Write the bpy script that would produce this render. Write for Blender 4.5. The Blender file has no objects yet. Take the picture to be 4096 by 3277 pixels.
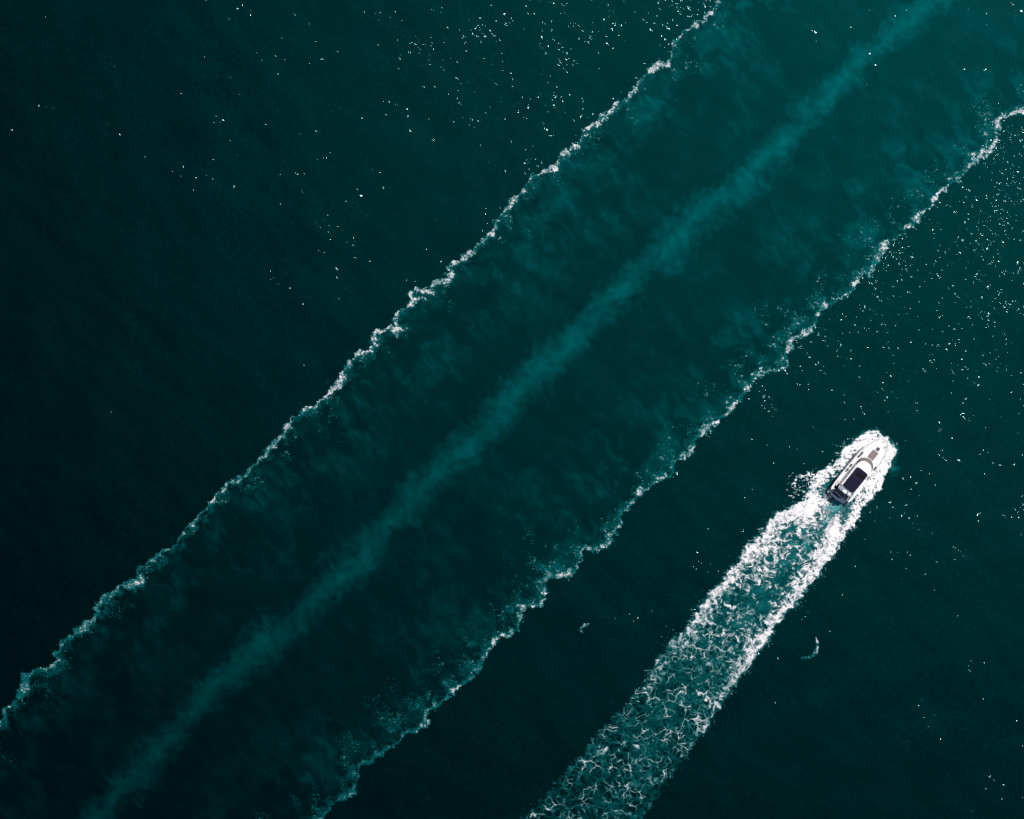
import bpy, bmesh, math, random
import numpy as np

# ------------------------------------------------------------------ frame of the place
K = 0.04                      # metres of sea per photograph pixel (4096 x 3277 px, seen from straight above)
H = 235.0                     # drone height
def wx(X): return (np.asarray(X, float) - 2048.0) * K
def wy(Y): return (1638.5 - np.asarray(Y, float)) * K

scene = bpy.context.scene
col = scene.collection

# ------------------------------------------------------------------ camera
cam_d = bpy.data.cameras.new('camera')
cam = bpy.data.objects.new('camera', cam_d); col.objects.link(cam)
cam.location = (0, 0, H)
cam_d.sensor_width = 36.0
cam_d.lens = 36.0 * H / (4096 * K)
cam_d.clip_start = 1.0
cam_d.clip_end = 40000.0
scene.camera = cam

# ------------------------------------------------------------------ sky and sun
SUN_AZ = math.radians(48.0)      # measured from +x towards +y
SUN_ZEN = math.radians(35.0)
world = bpy.data.worlds.new('World'); scene.world = world
world.use_nodes = True
wn = world.node_tree.nodes; wl = world.node_tree.links
wn.clear()
sky = wn.new('ShaderNodeTexSky'); sky.sky_type = 'NISHITA'; sky.sun_disc = False
sky.sun_elevation = math.pi / 2 - SUN_ZEN
sky.sun_rotation = math.pi / 2 - SUN_AZ
bg = wn.new('ShaderNodeBackground'); bg.inputs['Strength'].default_value = 0.065
wo = wn.new('ShaderNodeOutputWorld')
wl.new(sky.outputs['Color'], bg.inputs['Color']); wl.new(bg.outputs['Background'], wo.inputs['Surface'])

sun_d = bpy.data.lights.new('sun', 'SUN')
sun_d.energy = 4.9; sun_d.angle = math.radians(0.5); sun_d.color = (1.0, 0.965, 0.92)
sun = bpy.data.objects.new('sun', sun_d); col.objects.link(sun)
sun.location = (60, 60, 120)
sun.rotation_euler = (0.0, SUN_ZEN, SUN_AZ)   # lamp shines along its local -z, coming from the azimuth

scene.view_settings.view_transform = 'Standard'
scene.view_settings.look = 'None'
scene.view_settings.exposure = 0.0
scene.view_settings.gamma = 1.0
scene.view_settings.use_curve_mapping = False
scene.cycles.use_denoising = False
scene.cycles.sample_clamp_indirect = 4.0
scene.cycles.transparent_max_bounces = 12

# ------------------------------------------------------------------ numpy noise
def _tables(seed):
    r = np.random.RandomState(seed)
    perm = r.permutation(256)
    perm = np.concatenate([perm, perm, perm])
    a = r.rand(256) * 2 * np.pi
    return perm, np.cos(a), np.sin(a), r.rand(256), r.rand(256)
_cache = {}
def T(seed):
    if seed not in _cache: _cache[seed] = _tables(seed)
    return _cache[seed]
def perlin(x, y, seed=0):
    perm, gx, gy, _, _ = T(seed)
    xi = np.floor(x).astype(np.int64); yi = np.floor(y).astype(np.int64)
    fx = x - xi; fy = y - yi
    u = fx * fx * fx * (fx * (fx * 6 - 15) + 10); v = fy * fy * fy * (fy * (fy * 6 - 15) + 10)
    xi &= 255; yi &= 255
    x1 = (xi + 1) & 255; y1 = (yi + 1) & 255
    def g(a, b, dx, dy):
        h = perm[perm[a] + b]
        return gx[h] * dx + gy[h] * dy
    n00 = g(xi, yi, fx, fy); n10 = g(x1, yi, fx - 1, fy)
    n01 = g(xi, y1, fx, fy - 1); n11 = g(x1, y1, fx - 1, fy - 1)
    a = n00 + u * (n10 - n00); b = n01 + u * (n11 - n01)
    return (a + v * (b - a)) * 1.5
def fbm(x, y, octaves=4, seed=0, gain=0.5, lac=2.03):
    s = np.zeros_like(x); amp = 1.0; tot = 0.0
    for o in range(octaves):
        s += amp * perlin(x + 17.3 * o, y - 9.1 * o, seed + o)
        tot += amp; amp *= gain; x = x * lac; y = y * lac
    return s / tot
def ridged(x, y, octaves=3, seed=0, gain=0.55, lac=2.1):
    s = np.zeros_like(x); amp = 1.0; tot = 0.0
    for o in range(octaves):
        s += amp * (1.0 - np.minimum(1.0, np.abs(perlin(x + 7.7 * o, y + 3.1 * o, seed + o)) * 2.2))
        tot += amp; amp *= gain; x = x * lac; y = y * lac
    return s / tot
def worley(x, y, seed=0):
    perm, _, _, rx, ry = T(seed)
    xi = np.floor(x).astype(np.int64); yi = np.floor(y).astype(np.int64)
    f1 = np.full(x.shape, 9.0); f2 = np.full(x.shape, 9.0)
    for i in (-1, 0, 1):
        for j in (-1, 0, 1):
            cx = xi + i; cy = yi + j
            h = perm[perm[cx & 255] + (cy & 255)]
            d = np.hypot(cx + rx[h] - x, cy + ry[h] - y)
            f2 = np.where(d < f1, f1, np.minimum(f2, d)); f1 = np.minimum(f1, d)
    return f1, f2
def pockets(x, y, seed=0):
    """distance to the nearest cell point and a random number of that cell"""
    perm, _, _, rx, ry = T(seed)
    xi = np.floor(x).astype(np.int64); yi = np.floor(y).astype(np.int64)
    f1 = np.full(x.shape, 9.0); rr = np.zeros(x.shape)
    for i in (-1, 0, 1):
        for j in (-1, 0, 1):
            cx = xi + i; cy = yi + j
            h = perm[perm[cx & 255] + (cy & 255)]
            d = np.hypot(cx + rx[h] - x, cy + ry[h] - y)
            m = d < f1
            rr = np.where(m, rx[(h * 7 + 13) & 255], rr); f1 = np.minimum(f1, d)
    return f1, rr
def sstep(a, b, x):
    t = np.clip((x - a) / (b - a + 1e-9), 0, 1)
    return t * t * (3 - 2 * t)
def rank01(a):
    f = a.ravel(); o = np.empty(f.size); o[np.argsort(f, kind='stable')] = np.arange(f.size) / f.size
    return o.reshape(a.shape)
def warp(X, Y, amp, size, seed, octaves=3):
    return X + amp * fbm(X / size, Y / size, octaves, seed) * 2, Y + amp * fbm(X / size + 31.7, Y / size + 11.3, octaves, seed + 50) * 2
def poly_dist(X, Y, pts):
    """distance to a polyline, signed (positive to the right of travel), and the arc length of the foot"""
    pts = np.asarray(pts, float)
    best = np.full(X.shape, 1e18); sign = np.zeros(X.shape); arc = np.zeros(X.shape)
    L = 0.0
    for (ax, ay), (bx, by) in zip(pts[:-1], pts[1:]):
        dx, dy = bx - ax, by - ay; l = math.hypot(dx, dy)
        t = np.clip(((X - ax) * dx + (Y - ay) * dy) / (l * l), 0, 1)
        px = X - ax - t * dx; py = Y - ay - t * dy
        d = px * px + py * py
        m = d < best
        best = np.where(m, d, best); sign = np.where(m, np.sign(dx * py - dy * px), sign); arc = np.where(m, L + t * l, arc)
        L += l
    return np.sqrt(best), sign, arc

def poly_blocks(U, V, pu, pv, reach=170.0, block=120):
    """distance, foot and side of a polyline on a grid whose columns run along u: each block of columns looks only at the segments near it"""
    pu = np.asarray(pu, float); pv = np.asarray(pv, float)
    seg = np.hypot(np.diff(pu), np.diff(pv)); cum = np.concatenate([[0], np.cumsum(seg)])
    d = np.full(U.shape, reach * 2); arc = np.zeros(U.shape); odd = np.zeros(U.shape, bool)
    for c0 in range(0, U.shape[1], block):
        u = U[:, c0:c0 + block]; v = V[:, c0:c0 + block]
        lo, hi = u.min(), u.max()
        best = np.full(u.shape, (reach * 2) ** 2); ar = np.zeros(u.shape); od = np.zeros(u.shape, bool)
        for k in range(len(seg)):
            a, b = min(pu[k], pu[k + 1]), max(pu[k], pu[k + 1])
            if b < lo - reach or a > hi + reach or seg[k] < 1e-6: continue
            du, dv = pu[k + 1] - pu[k], pv[k + 1] - pv[k]
            t = np.clip(((u - pu[k]) * du + (v - pv[k]) * dv) / (seg[k] ** 2), 0, 1)
            q = (u - pu[k] - t * du) ** 2 + (v - pv[k] - t * dv) ** 2
            m = q < best
            best = np.where(m, q, best); ar = np.where(m, cum[k] + t * seg[k], ar)
            if b >= lo and a <= hi and du != 0:
                od ^= ((pu[k] > u) != (pu[k + 1] > u)) & (v > pv[k] + (u - pu[k]) * dv / du)
        d[:, c0:c0 + block] = np.sqrt(best); arc[:, c0:c0 + block] = ar; odd[:, c0:c0 + block] = od
    return d, arc, odd, cum[-1]

# ------------------------------------------------------------------ materials
def new_mat(name):
    m = bpy.data.materials.new(name); m.use_nodes = True
    m.node_tree.nodes.clear()
    return m, m.node_tree.nodes, m.node_tree.links
def simple(name, color, rough=0.5, spec=0.5, metal=0.0, grain=0.06, scale=6.0, bump=0.0, coat=0.0):
    """principled paint with a little procedural unevenness"""
    m, n, l = new_mat(name)
    out = n.new('ShaderNodeOutputMaterial'); p = n.new('ShaderNodeBsdfPrincipled')
    tc = n.new('ShaderNodeTexCoord'); no = n.new('ShaderNodeTexNoise')
    no.inputs['Scale'].default_value = scale; no.inputs['Detail'].default_value = 6
    l.new(tc.outputs['Object'], no.inputs['Vector'])
    mr = n.new('ShaderNodeMapRange'); mr.inputs['From Min'].default_value = 0.25; mr.inputs['From Max'].default_value = 0.75
    mr.inputs['To Min'].default_value = 1 - grain; mr.inputs['To Max'].default_value = 1 + grain
    l.new(no.outputs['Fac'], mr.inputs['Value'])
    mx = n.new('ShaderNodeVectorMath'); mx.operation = 'SCALE'; mx.inputs[0].default_value = color
    l.new(mr.outputs['Result'], mx.inputs['Scale'])
    l.new(mx.outputs['Vector'], p.inputs['Base Color'])
    p.inputs['Roughness'].default_value = rough; p.inputs['Metallic'].default_value = metal
    p.inputs['Specular IOR Level'].default_value = spec; p.inputs['Coat Weight'].default_value = coat
    if bump:
        b = n.new('ShaderNodeBump'); b.inputs['Strength'].default_value = bump; b.inputs['Distance'].default_value = 0.02
        l.new(no.outputs['Fac'], b.inputs['Height']); l.new(b.outputs['Normal'], p.inputs['Normal'])
    l.new(p.outputs['BSDF'], out.inputs['Surface'])
    return m

M = {}
M['gelcoat'] = simple('white_gelcoat', (0.80, 0.79, 0.80), 0.25, grain=0.03, scale=2)
M['nonskid'] = simple('white_nonskid_deck', (0.76, 0.75, 0.755), 0.6, grain=0.05, scale=9)
M['boot'] = simple('dark_antifouling', (0.03, 0.035, 0.06), 0.5)
M['taupe_pad'] = simple('taupe_cushion', (0.205, 0.165, 0.155), 0.8, grain=0.08, scale=14, bump=0.3)
M['taupe_glass'] = simple('taupe_windscreen_cover', (0.165, 0.130, 0.125), 0.45, grain=0.12, scale=5)
M['hatch'] = simple('smoked_hatch', (0.075, 0.055, 0.065), 0.3, grain=0.1)
M['navy'] = simple('navy_canvas', (0.0078, 0.0070, 0.027), 0.85, spec=0.2, grain=0.25, scale=5, bump=0.5)
def blotched_canvas():
    """the same canvas with a soft, uneven dark blotch in the middle of the front panel"""
    m = simple('blotched_navy_canvas', (0.0078, 0.0070, 0.027), 0.85, spec=0.2, grain=0.25, scale=5, bump=0.5)
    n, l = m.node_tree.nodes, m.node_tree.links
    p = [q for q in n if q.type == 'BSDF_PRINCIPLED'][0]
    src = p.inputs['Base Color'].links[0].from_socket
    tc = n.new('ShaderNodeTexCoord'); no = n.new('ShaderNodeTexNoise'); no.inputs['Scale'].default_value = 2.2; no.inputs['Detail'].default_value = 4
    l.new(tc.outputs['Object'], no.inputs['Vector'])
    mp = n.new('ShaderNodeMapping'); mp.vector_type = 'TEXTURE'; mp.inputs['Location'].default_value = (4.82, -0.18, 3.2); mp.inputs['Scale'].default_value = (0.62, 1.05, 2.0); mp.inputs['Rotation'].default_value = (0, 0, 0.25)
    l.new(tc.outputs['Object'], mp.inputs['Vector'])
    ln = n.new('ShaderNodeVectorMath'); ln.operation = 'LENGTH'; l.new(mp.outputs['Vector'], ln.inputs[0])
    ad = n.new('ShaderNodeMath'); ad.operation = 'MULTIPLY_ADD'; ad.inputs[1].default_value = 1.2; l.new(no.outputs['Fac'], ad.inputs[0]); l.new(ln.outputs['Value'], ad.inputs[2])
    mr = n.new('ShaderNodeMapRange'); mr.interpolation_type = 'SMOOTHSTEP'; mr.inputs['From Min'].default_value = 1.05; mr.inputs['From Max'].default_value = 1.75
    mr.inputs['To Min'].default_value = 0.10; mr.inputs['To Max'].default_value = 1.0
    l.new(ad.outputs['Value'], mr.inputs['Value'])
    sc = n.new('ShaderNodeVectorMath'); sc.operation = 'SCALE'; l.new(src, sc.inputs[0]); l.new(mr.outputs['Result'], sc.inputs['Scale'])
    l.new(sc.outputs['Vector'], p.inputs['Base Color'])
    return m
M['navy_blotched'] = blotched_canvas()
M['navy_seam'] = simple('navy_piping', (0.03, 0.028, 0.085), 0.8, grain=0.1)
M['grey_deck'] = simple('grey_flybridge_deck', (0.23, 0.255, 0.31), 0.6, grain=0.08, scale=5)
M['grey_dark'] = simple('dark_grey_vinyl', (0.17, 0.19, 0.235), 0.6, grain=0.15, scale=7)
M['teak_dark'] = simple('dark_teak', (0.022, 0.017, 0.020), 0.6, grain=0.3, scale=9)  # near-black teak tone with strong grain
M['teak'] = simple('pale_teak', (0.46, 0.36, 0.29), 0.6, grain=0.15, scale=12)
M['black'] = simple('black_rubber', (0.008, 0.008, 0.010), 0.6, spec=0.25, grain=0.2)
M['steel'] = simple('stainless_steel', (0.60, 0.59, 0.60), 0.35, metal=0.35, grain=0.05)
M['white_pvc'] = simple('white_vinyl', (0.80, 0.79, 0.78), 0.4, grain=0.04)
M['glass'] = simple('dark_side_glass', (0.014, 0.012, 0.016), 0.08, grain=0.1)
M['rope'] = simple('cream_rope', (0.42, 0.33, 0.26), 0.9, grain=0.3, scale=30)
M['caulk'] = simple('grey_caulk', (0.30, 0.28, 0.28), 0.7)

# ---- sea water
def sea_material():
    m, n, l = new_mat('sea_water')
    out = n.new('ShaderNodeOutputMaterial')
    geo = n.new('ShaderNodeNewGeometry')
    aer = n.new('ShaderNodeAttribute'); aer.attribute_name = 'aeration'
    chop = n.new('ShaderNodeAttribute'); chop.attribute_name = 'chop'
    # -- slopes of the small waves
    def noise(scale, detail, offs, stretch=(1, 1, 1), rot=0.0, rough=0.5):
        mp = n.new('ShaderNodeMapping'); mp.vector_type = 'TEXTURE'; mp.inputs['Location'].default_value = offs
        mp.inputs['Scale'].default_value = stretch; mp.inputs['Rotation'].default_value = (0, 0, rot)
        l.new(geo.outputs['Position'], mp.inputs['Vector'])
        t = n.new('ShaderNodeTexNoise'); t.noise_dimensions = '2D'
        t.inputs['Scale'].default_value = scale; t.inputs['Detail'].default_value = detail; t.inputs['Roughness'].default_value = rough
        l.new(mp.outputs['Vector'], t.inputs['Vector'])
        return t
    def vm(op, a, b=None, s=None):
        v = n.new('ShaderNodeVectorMath'); v.operation = op
        for i, q in enumerate((a, b)):
            if q is None: continue
            if isinstance(q, tuple): v.inputs[i].default_value = q
            else: l.new(q, v.inputs[i])
        if s is not None:
            if isinstance(s, (int, float)): v.inputs['Scale'].default_value = s
            else: l.new(s, v.inputs['Scale'])
        return v.outputs['Vector']
    def mt(op, a, b=None, c=None):
        v = n.new('ShaderNodeMath'); v.operation = op
        for i, q in enumerate((a, b, c)):
            if q is None: continue
            if isinstance(q, (int, float)): v.inputs[i].default_value = q
            else: l.new(q, v.inputs[i])
        return v.outputs['Value']
    n1 = noise(2.1, 2.0, (3, 7, 0), (1.9, 1.0, 1), -0.72)
    n2 = noise(0.30, 2.0, (40, 12, 0), (2.6, 1.0, 1), -0.72)
    n3 = noise(0.035, 3.0, (90, 33, 0))
    gust = n.new('ShaderNodeMapRange'); gust.inputs['From Min'].default_value = 0.36; gust.inputs['From Max'].default_value = 0.64
    gust.inputs['To Min'].default_value = 0.80; gust.inputs['To Max'].default_value = 1.15
    l.new(n3.outputs['Fac'], gust.inputs['Value'])
    a1 = vm('SCALE', vm('SUBTRACT', n1.outputs['Color'], (0.5, 0.5, 0.5)), s=SLOPE1)
    a2 = vm('SCALE', vm('SUBTRACT', n2.outputs['Color'], (0.5, 0.5, 0.5)), s=SLOPE2)
    sl = vm('ADD', a1, a2)
    sl = vm('SCALE', sl, s=mt('MULTIPLY', gust.outputs['Result'], chop.outputs['Fac']))
    flat = vm('MULTIPLY', sl, (1.0, 1.0, 0.0))
    nor = vm('NORMALIZE', vm('ADD', flat, geo.outputs['Normal']))
    # -- water colour: deep teal, turquoise where bubbles hang in it
    ramp = n.new('ShaderNodeValToRGB')
    e = ramp.color_ramp.elements
    e[0].position = 0.0; e[0].color = (0.0, 0.0009, 0.0013, 1)
    e[1].position = 1.0; e[1].color = (0.030, 0.30, 0.31, 1)
    q = e.new(0.35); q.color = (0.0, 0.066, 0.070, 1)
    n4 = noise(0.9, 4.0, (11, 71, 0))
    gr = n.new('ShaderNodeMapRange'); gr.inputs['To Min'].default_value = 0.86; gr.inputs['To Max'].default_value = 1.14
    l.new(n4.outputs['Fac'], gr.inputs['Value'])
    l.new(aer.outputs['Fac'], ramp.inputs['Fac'])
    base = vm('SCALE', ramp.outputs['Color'], s=gr.outputs['Result'])
    dif = n.new('ShaderNodeBsdfDiffuse'); l.new(base, dif.inputs['Color'])
    # broad glitter of ripples too small to see, tinted by the water
    soft = n.new('ShaderNodeBsdfGlossy'); soft.distribution = 'BECKMANN'
    soft.inputs['Color'].default_value = (0.0, 0.0102, 0.0111, 1); soft.inputs['Roughness'].default_value = SOFT_R
    half = vm('NORMALIZE', vm('ADD', vm('SCALE', flat, s=0.10), geo.outputs['Normal']))
    l.new(half, soft.inputs['Normal'])
    # sharp sun glints on the facets
    gl = n.new('ShaderNodeBsdfGlossy'); gl.distribution = 'BECKMANN'
    gl.inputs['Color'].default_value = (0.0013, 0.0021, 0.0022, 1); gl.inputs['Roughness'].default_value = 0.075
    l.new(nor, gl.inputs['Normal'])
    s1 = n.new('ShaderNodeAddShader'); s2 = n.new('ShaderNodeAddShader')
    l.new(dif.outputs[0], s1.inputs[0]); l.new(soft.outputs[0], s1.inputs[1])
    l.new(s1.outputs[0], s2.inputs[0]); l.new(gl.outputs[0], s2.inputs[1])
    l.new(s2.outputs[0], out.inputs['Surface'])
    return m
SLOPE1 = 0.98; SLOPE2 = 0.46; SOFT_R = 0.535
M['sea'] = sea_material()

# ---- foam: white froth where thick, turquoise bubbles where thin
def foam_material(name, white=(0.86, 0.84, 0.86), thin=(0.01, 0.33, 0.35), lo=0.15, hi=0.6):
    m, n, l = new_mat(name)
    out = n.new('ShaderNodeOutputMaterial')
    at = n.new('ShaderNodeAttribute'); at.attribute_name = 'froth'
    bu = n.new('ShaderNodeAttribute'); bu.attribute_name = 'bubbles'
    mr = n.new('ShaderNodeMapRange'); mr.interpolation_type = 'SMOOTHSTEP'
    mr.inputs['From Min'].default_value = lo; mr.inputs['From Max'].default_value = hi
    l.new(at.outputs['Fac'], mr.inputs['Value'])
    mix = n.new('ShaderNodeMix'); mix.data_type = 'RGBA'
    mix.inputs['A'].default_value = (*thin, 1); mix.inputs['B'].default_value = (*white, 1)
    l.new(mr.outputs['Result'], mix.inputs['Factor'])
    d = n.new('ShaderNodeBsdfDiffuse'); l.new(mix.outputs['Result'], d.inputs['Color'])
    tr = n.new('ShaderNodeBsdfTransparent')
    ms = n.new('ShaderNodeMixShader')
    mx = n.new('ShaderNodeMath'); mx.operation = 'MAXIMUM'
    l.new(at.outputs['Fac'], mx.inputs[0]); l.new(bu.outputs['Fac'], mx.inputs[1])
    l.new(mx.outputs['Value'], ms.inputs['Fac'])
    l.new(tr.outputs[0], ms.inputs[1]); l.new(d.outputs[0], ms.inputs[2])
    l.new(ms.outputs[0], out.inputs['Surface'])
    return m
M['wake_foam'] = foam_material('fresh_wake_foam')
M['old_foam'] = foam_material('old_wake_foam', white=(0.80, 0.775, 0.80), thin=(0.004, 0.30, 0.315), lo=0.24, hi=0.60)

# ------------------------------------------------------------------ traced places (photograph pixels on the sea)
UPPER = [(2893,-60),(2873,0),(2860,26),(2808,84),(2730,130),(2697,162),(2684,221),(2665,253),(2613,260),(2574,312),(2535,354),(2516,390),(2470,416),(2418,461),(2386,497),(2340,513),(2334,545),(2311,578),(2249,617),(2217,675),(2178,682),(2129,708),(2100,753),(2054,799),(2016,844),(1977,890),(1970,929),(1931,955),(1879,1013),(1840,1042),(1790,1062),(1806,1092),(1786,1119),(1734,1130),(1708,1160),(1652,1156),(1641,1178),(1656,1200),(1630,1226),(1589,1249),(1578,1282),(1589,1312),(1548,1315),(1508,1326),(1489,1356),(1500,1390),(1470,1404),(1422,1419),(1410,1434),(1395,1465),(1365,1490),(1360,1525),(1327,1555),(1295,1595),(1268,1622),(1222,1640),(1175,1675),(1155,1690),(1145,1735),(1110,1752),(1076,1795),(1040,1835),(1000,1880),(960,1915),(900,1935),(890,1960),(862,1985),(840,2010),(835,2030),(795,2065),(780,2090),(740,2113),(710,2175),(662,2202),(600,2243),(546,2277),(560,2325),(478,2346),(437,2380),(382,2414),(396,2455),(355,2489),(321,2516),(293,2543),(246,2578),(218,2618),(232,2646),(198,2680),(150,2673),(102,2700),(95,2755),(61,2803),(20,2844),(5,2885),(-40,2930),(-90,2990)]
LOWER = [(4180,425),(4120,450),(4096,445),(4040,455),(3998,480),(3990,540),(3975,575),(3955,610),(3900,640),(3868,665),(3855,700),(3815,730),(3785,755),(3760,775),(3720,825),(3700,850),(3680,860),(3655,905),(3625,915),(3582,958),(3546,976),(3520,1020),(3500,1055),(3494,1072),(3470,1110),(3445,1100),(3425,1130),(3386,1178),(3350,1198),(3325,1215),(3285,1225),(3270,1280),(3250,1315),(3215,1340),(3172,1350),(3170,1385),(3145,1408),(3145,1430),(3150,1465),(3110,1485),(3040,1490),(3015,1530),(2985,1565),(2960,1595),(2940,1625),(2905,1660),(2880,1680),(2840,1710),(2790,1745),(2770,1775),(2765,1815),(2725,1825),(2690,1860),(2695,1895),(2660,1905),(2620,1935),(2575,1960),(2540,1990),(2512,2035),(2480,2060),(2482,2095),(2475,2120),(2440,2145),(2430,2180),(2395,2195),(2365,2205),(2340,2180),(2325,2220),(2318,2250),(2300,2285),(2270,2300),(2240,2308),(2190,2312),(2185,2345),(2175,2395),(2165,2415),(2125,2420),(2100,2425),(2080,2455),(2080,2490),(2072,2525),(2030,2540),(1990,2550),(1965,2595),(1940,2615),(1920,2665),(1900,2695),(1860,2735),(1820,2755),(1795,2790),(1745,2815),(1735,2835),(1705,2860),(1705,2900),(1670,2920),(1620,2940),(1590,2975),(1555,3000),(1510,3020),(1490,3045),(1445,3065),(1425,3120),(1420,3175),(1385,3190),(1350,3195),(1320,3230),(1300,3262),(1280,3290),(1230,3340)]
STRIPE = [(3820,-110),(3724,0),(3572,133),(3382,304),(3230,456),(3078,627),(2964,741),(2812,855),(2660,1007),(2470,1178),(2375,1273),(2223,1425),(2071,1558),(1976,1691),(1805,1843),(1634,2014),(1444,2223),(1254,2413),(1026,2603),(817,2793),(627,3002),(456,3192),(340,3330)]

def carry_on(pts, head, tail, jag, seed):
    """the line goes on in the same zigzag manner beyond the traced stretch"""
    r = random.Random(seed)
    def run(a, b):
        n = max(2, int(math.hypot(b[0] - a[0], b[1] - a[1]) / 45)); out = []
        for k in range(1, n + 1):
            t = k / n; out.append((a[0] + (b[0] - a[0]) * t + r.uniform(-jag, jag), a[1] + (b[1] - a[1]) * t + r.uniform(-jag, jag)))
        return out
    return run(pts[0], head)[::-1] + list(pts) + run(pts[-1], tail)
UPPER = carry_on(UPPER, (3700, -880), (-880, 3800), 22, 5)
LOWER = carry_on(LOWER, (5000, -380), (430, 4160), 22, 6)
STRIPE = carry_on(STRIPE, (4560, -900), (-470, 4200), 12, 7)
def in_polygon(X, Y, ring):
    odd = np.zeros(X.shape, bool)
    for (ax, ay), (bx, by) in zip(ring, ring[1:] + ring[:1]):
        if ay != by: odd ^= ((ay > Y) != (by > Y)) & (X < (bx - ax) * (Y - ay) / (by - ay) + ax)
    return odd
def in_band(X, Y):
    """between the two foam lines, whose ends are carried on along the wake"""
    return in_polygon(X, Y, [(5900, -3100)] + UPPER + [(-3200, 6150), (-2000, 6600)] + LOWER[::-1] + [(7300, -2700)])
# ------------------------------------------------------------------ the sea
def build_sea():
    step = 7.0
    cx = np.arange(-420, 4516 + 1, step); cy = np.arange(-420, 3697 + 1, step)
    tail = []
    d = step
    p = 0.0
    while p < 300000:
        d *= 1.35; p += d; tail.append(p)
    tail = np.array(tail)
    gx = np.concatenate([(cx[0] - tail)[::-1], cx, cx[-1] + tail])
    gy = np.concatenate([(cy[0] - tail)[::-1], cy, cy[-1] + tail])
    X, Y = np.meshgrid(gx, gy)
    # bubbles hanging in the water
    Xw, Yw = warp(X, Y, 24, 130, 900, 5)
    def coarse(fn):
        ix = np.unique(np.concatenate([np.arange(0, len(gx), 4), [len(gx) - 1]])); iy = np.unique(np.concatenate([np.arange(0, len(gy), 4), [len(gy) - 1]]))
        out = []
        for q in fn(X[np.ix_(iy, ix)], Y[np.ix_(iy, ix)]):
            q = np.stack([np.interp(gx, gx[ix], row) for row in q])
            out.append(np.stack([np.interp(gy, gy[iy], cl) for cl in q.T]).T)
        return out
    ds, sg, arc = poly_dist(Xw, Yw, STRIPE)
    age = sstep(6400, 1500, arc)                       # the trail thins with age towards its far end
    n = fbm(X / 110, Y / 110, 5, 300)
    hw = 92 + 50 * fbm(arc / 160, arc * 0 + 3.3, 2, 310)
    fray = fbm(Xw / 30, Yw / 30, 4, 320)
    prof = np.clip(1.0 - ds / hw + 0.55 * fray * np.clip(ds / 40, 0, 1), 0, 1)
    stripe = prof ** 1.15 * 1.25 * np.clip(0.80 + 0.75 * n + 0.35 * fray, 0.15, 1.4)
    def band_fields(x_, y_):
        q1 = poly_dist(x_, y_, UPPER)[0]; q2 = poly_dist(x_, y_, LOWER)[0]; sg_ = np.where(in_band(x_, y_), 1.0, -1.0)
        return q1 * sg_, q2 * sg_
    in1, in2 = coarse(band_fields)
    inside = sstep(-4, 40, np.minimum(in1, in2))
    near = np.exp(-np.maximum(np.minimum(in1, in2) - 120, 0) / 230.0) * sstep(4, 60, np.minimum(in1, in2))
    Xm, Ym = warp(X, Y, 22, 90, 930, 4)
    P1 = Xm * 0.62 + Ym * 0.78; P2 = Xm * 0.78 - Ym * 0.62
    patch = sstep(-0.18, 0.48, 0.7 * fbm(P1 / 120, P2 / 58, 5, 340, gain=0.6) + 0.45 * fbm(X / 260, Y / 260, 2, 345)) * (0.70 + 0.9 * fbm(P1 / 44, P2 / 26, 3, 350))
    mott = inside * near * np.clip(patch, 0, 1)
    aer = stripe * (0.066 + 0.165 * age) + mott * (0.055 + 0.20 * age) + inside * 0.003
    # small submerged patches out in the open sea are fainter still
    aer = np.clip(aer, 0, 1)
    core = sstep(-2600, -700, X) * sstep(6700, 4800, X) * sstep(-2600, -700, Y) * sstep(5900, 4000, Y)
    aer *= core
    # ripples: flattened inside the old wake, raised along the new boat's side waves
    chop = 1.0 - 0.66 * inside * core
    for seg, amp in (([(2590, 2338), (2680, 2300), (2770, 2262), (2880, 2190), (2965, 2125)], 0.75), ([(2365, 2490), (2440, 2465), (2530, 2448)], 0.75), ([(2185, 2632), (2240, 2612), (2312, 2590)], 0.8), ([(2740, 2300), (2800, 2275), (2840, 2262)], 0.6)):
        chop = chop + amp * np.exp(-(poly_dist(X, Y, seg)[0] / 13.0) ** 2)
    x, y = wx(X), wy(Y)
    z = sea_z(x, y)
    co = np.stack([x, y, z], -1).reshape(-1, 3)
    h, w = X.shape
    idx = np.arange(h * w).reshape(h, w)
    f = np.stack([idx[:-1, :-1], idx[1:, :-1], idx[1:, 1:], idx[:-1, 1:]], -1).reshape(-1, 4)
    ob = grid_object('sea', co, f, M['sea'], {'aeration': aer.ravel(), 'chop': chop.ravel()})
    ob['kind'] = 'structure'
    return ob
def sea_z(x, y):
    calm = sstep(102, 92, np.abs(x)) * sstep(86, 76, np.abs(y))      # the swell is only modelled round the picture
    return calm * (0.06 * perlin(x / 9.0, y / 9.0, 20) + 0.018 * perlin((x + y) / 4.2, (x - y) / 7.0, 21) + 0.005 * perlin(x / 1.9, y / 1.9, 22)) - 0.12

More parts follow.
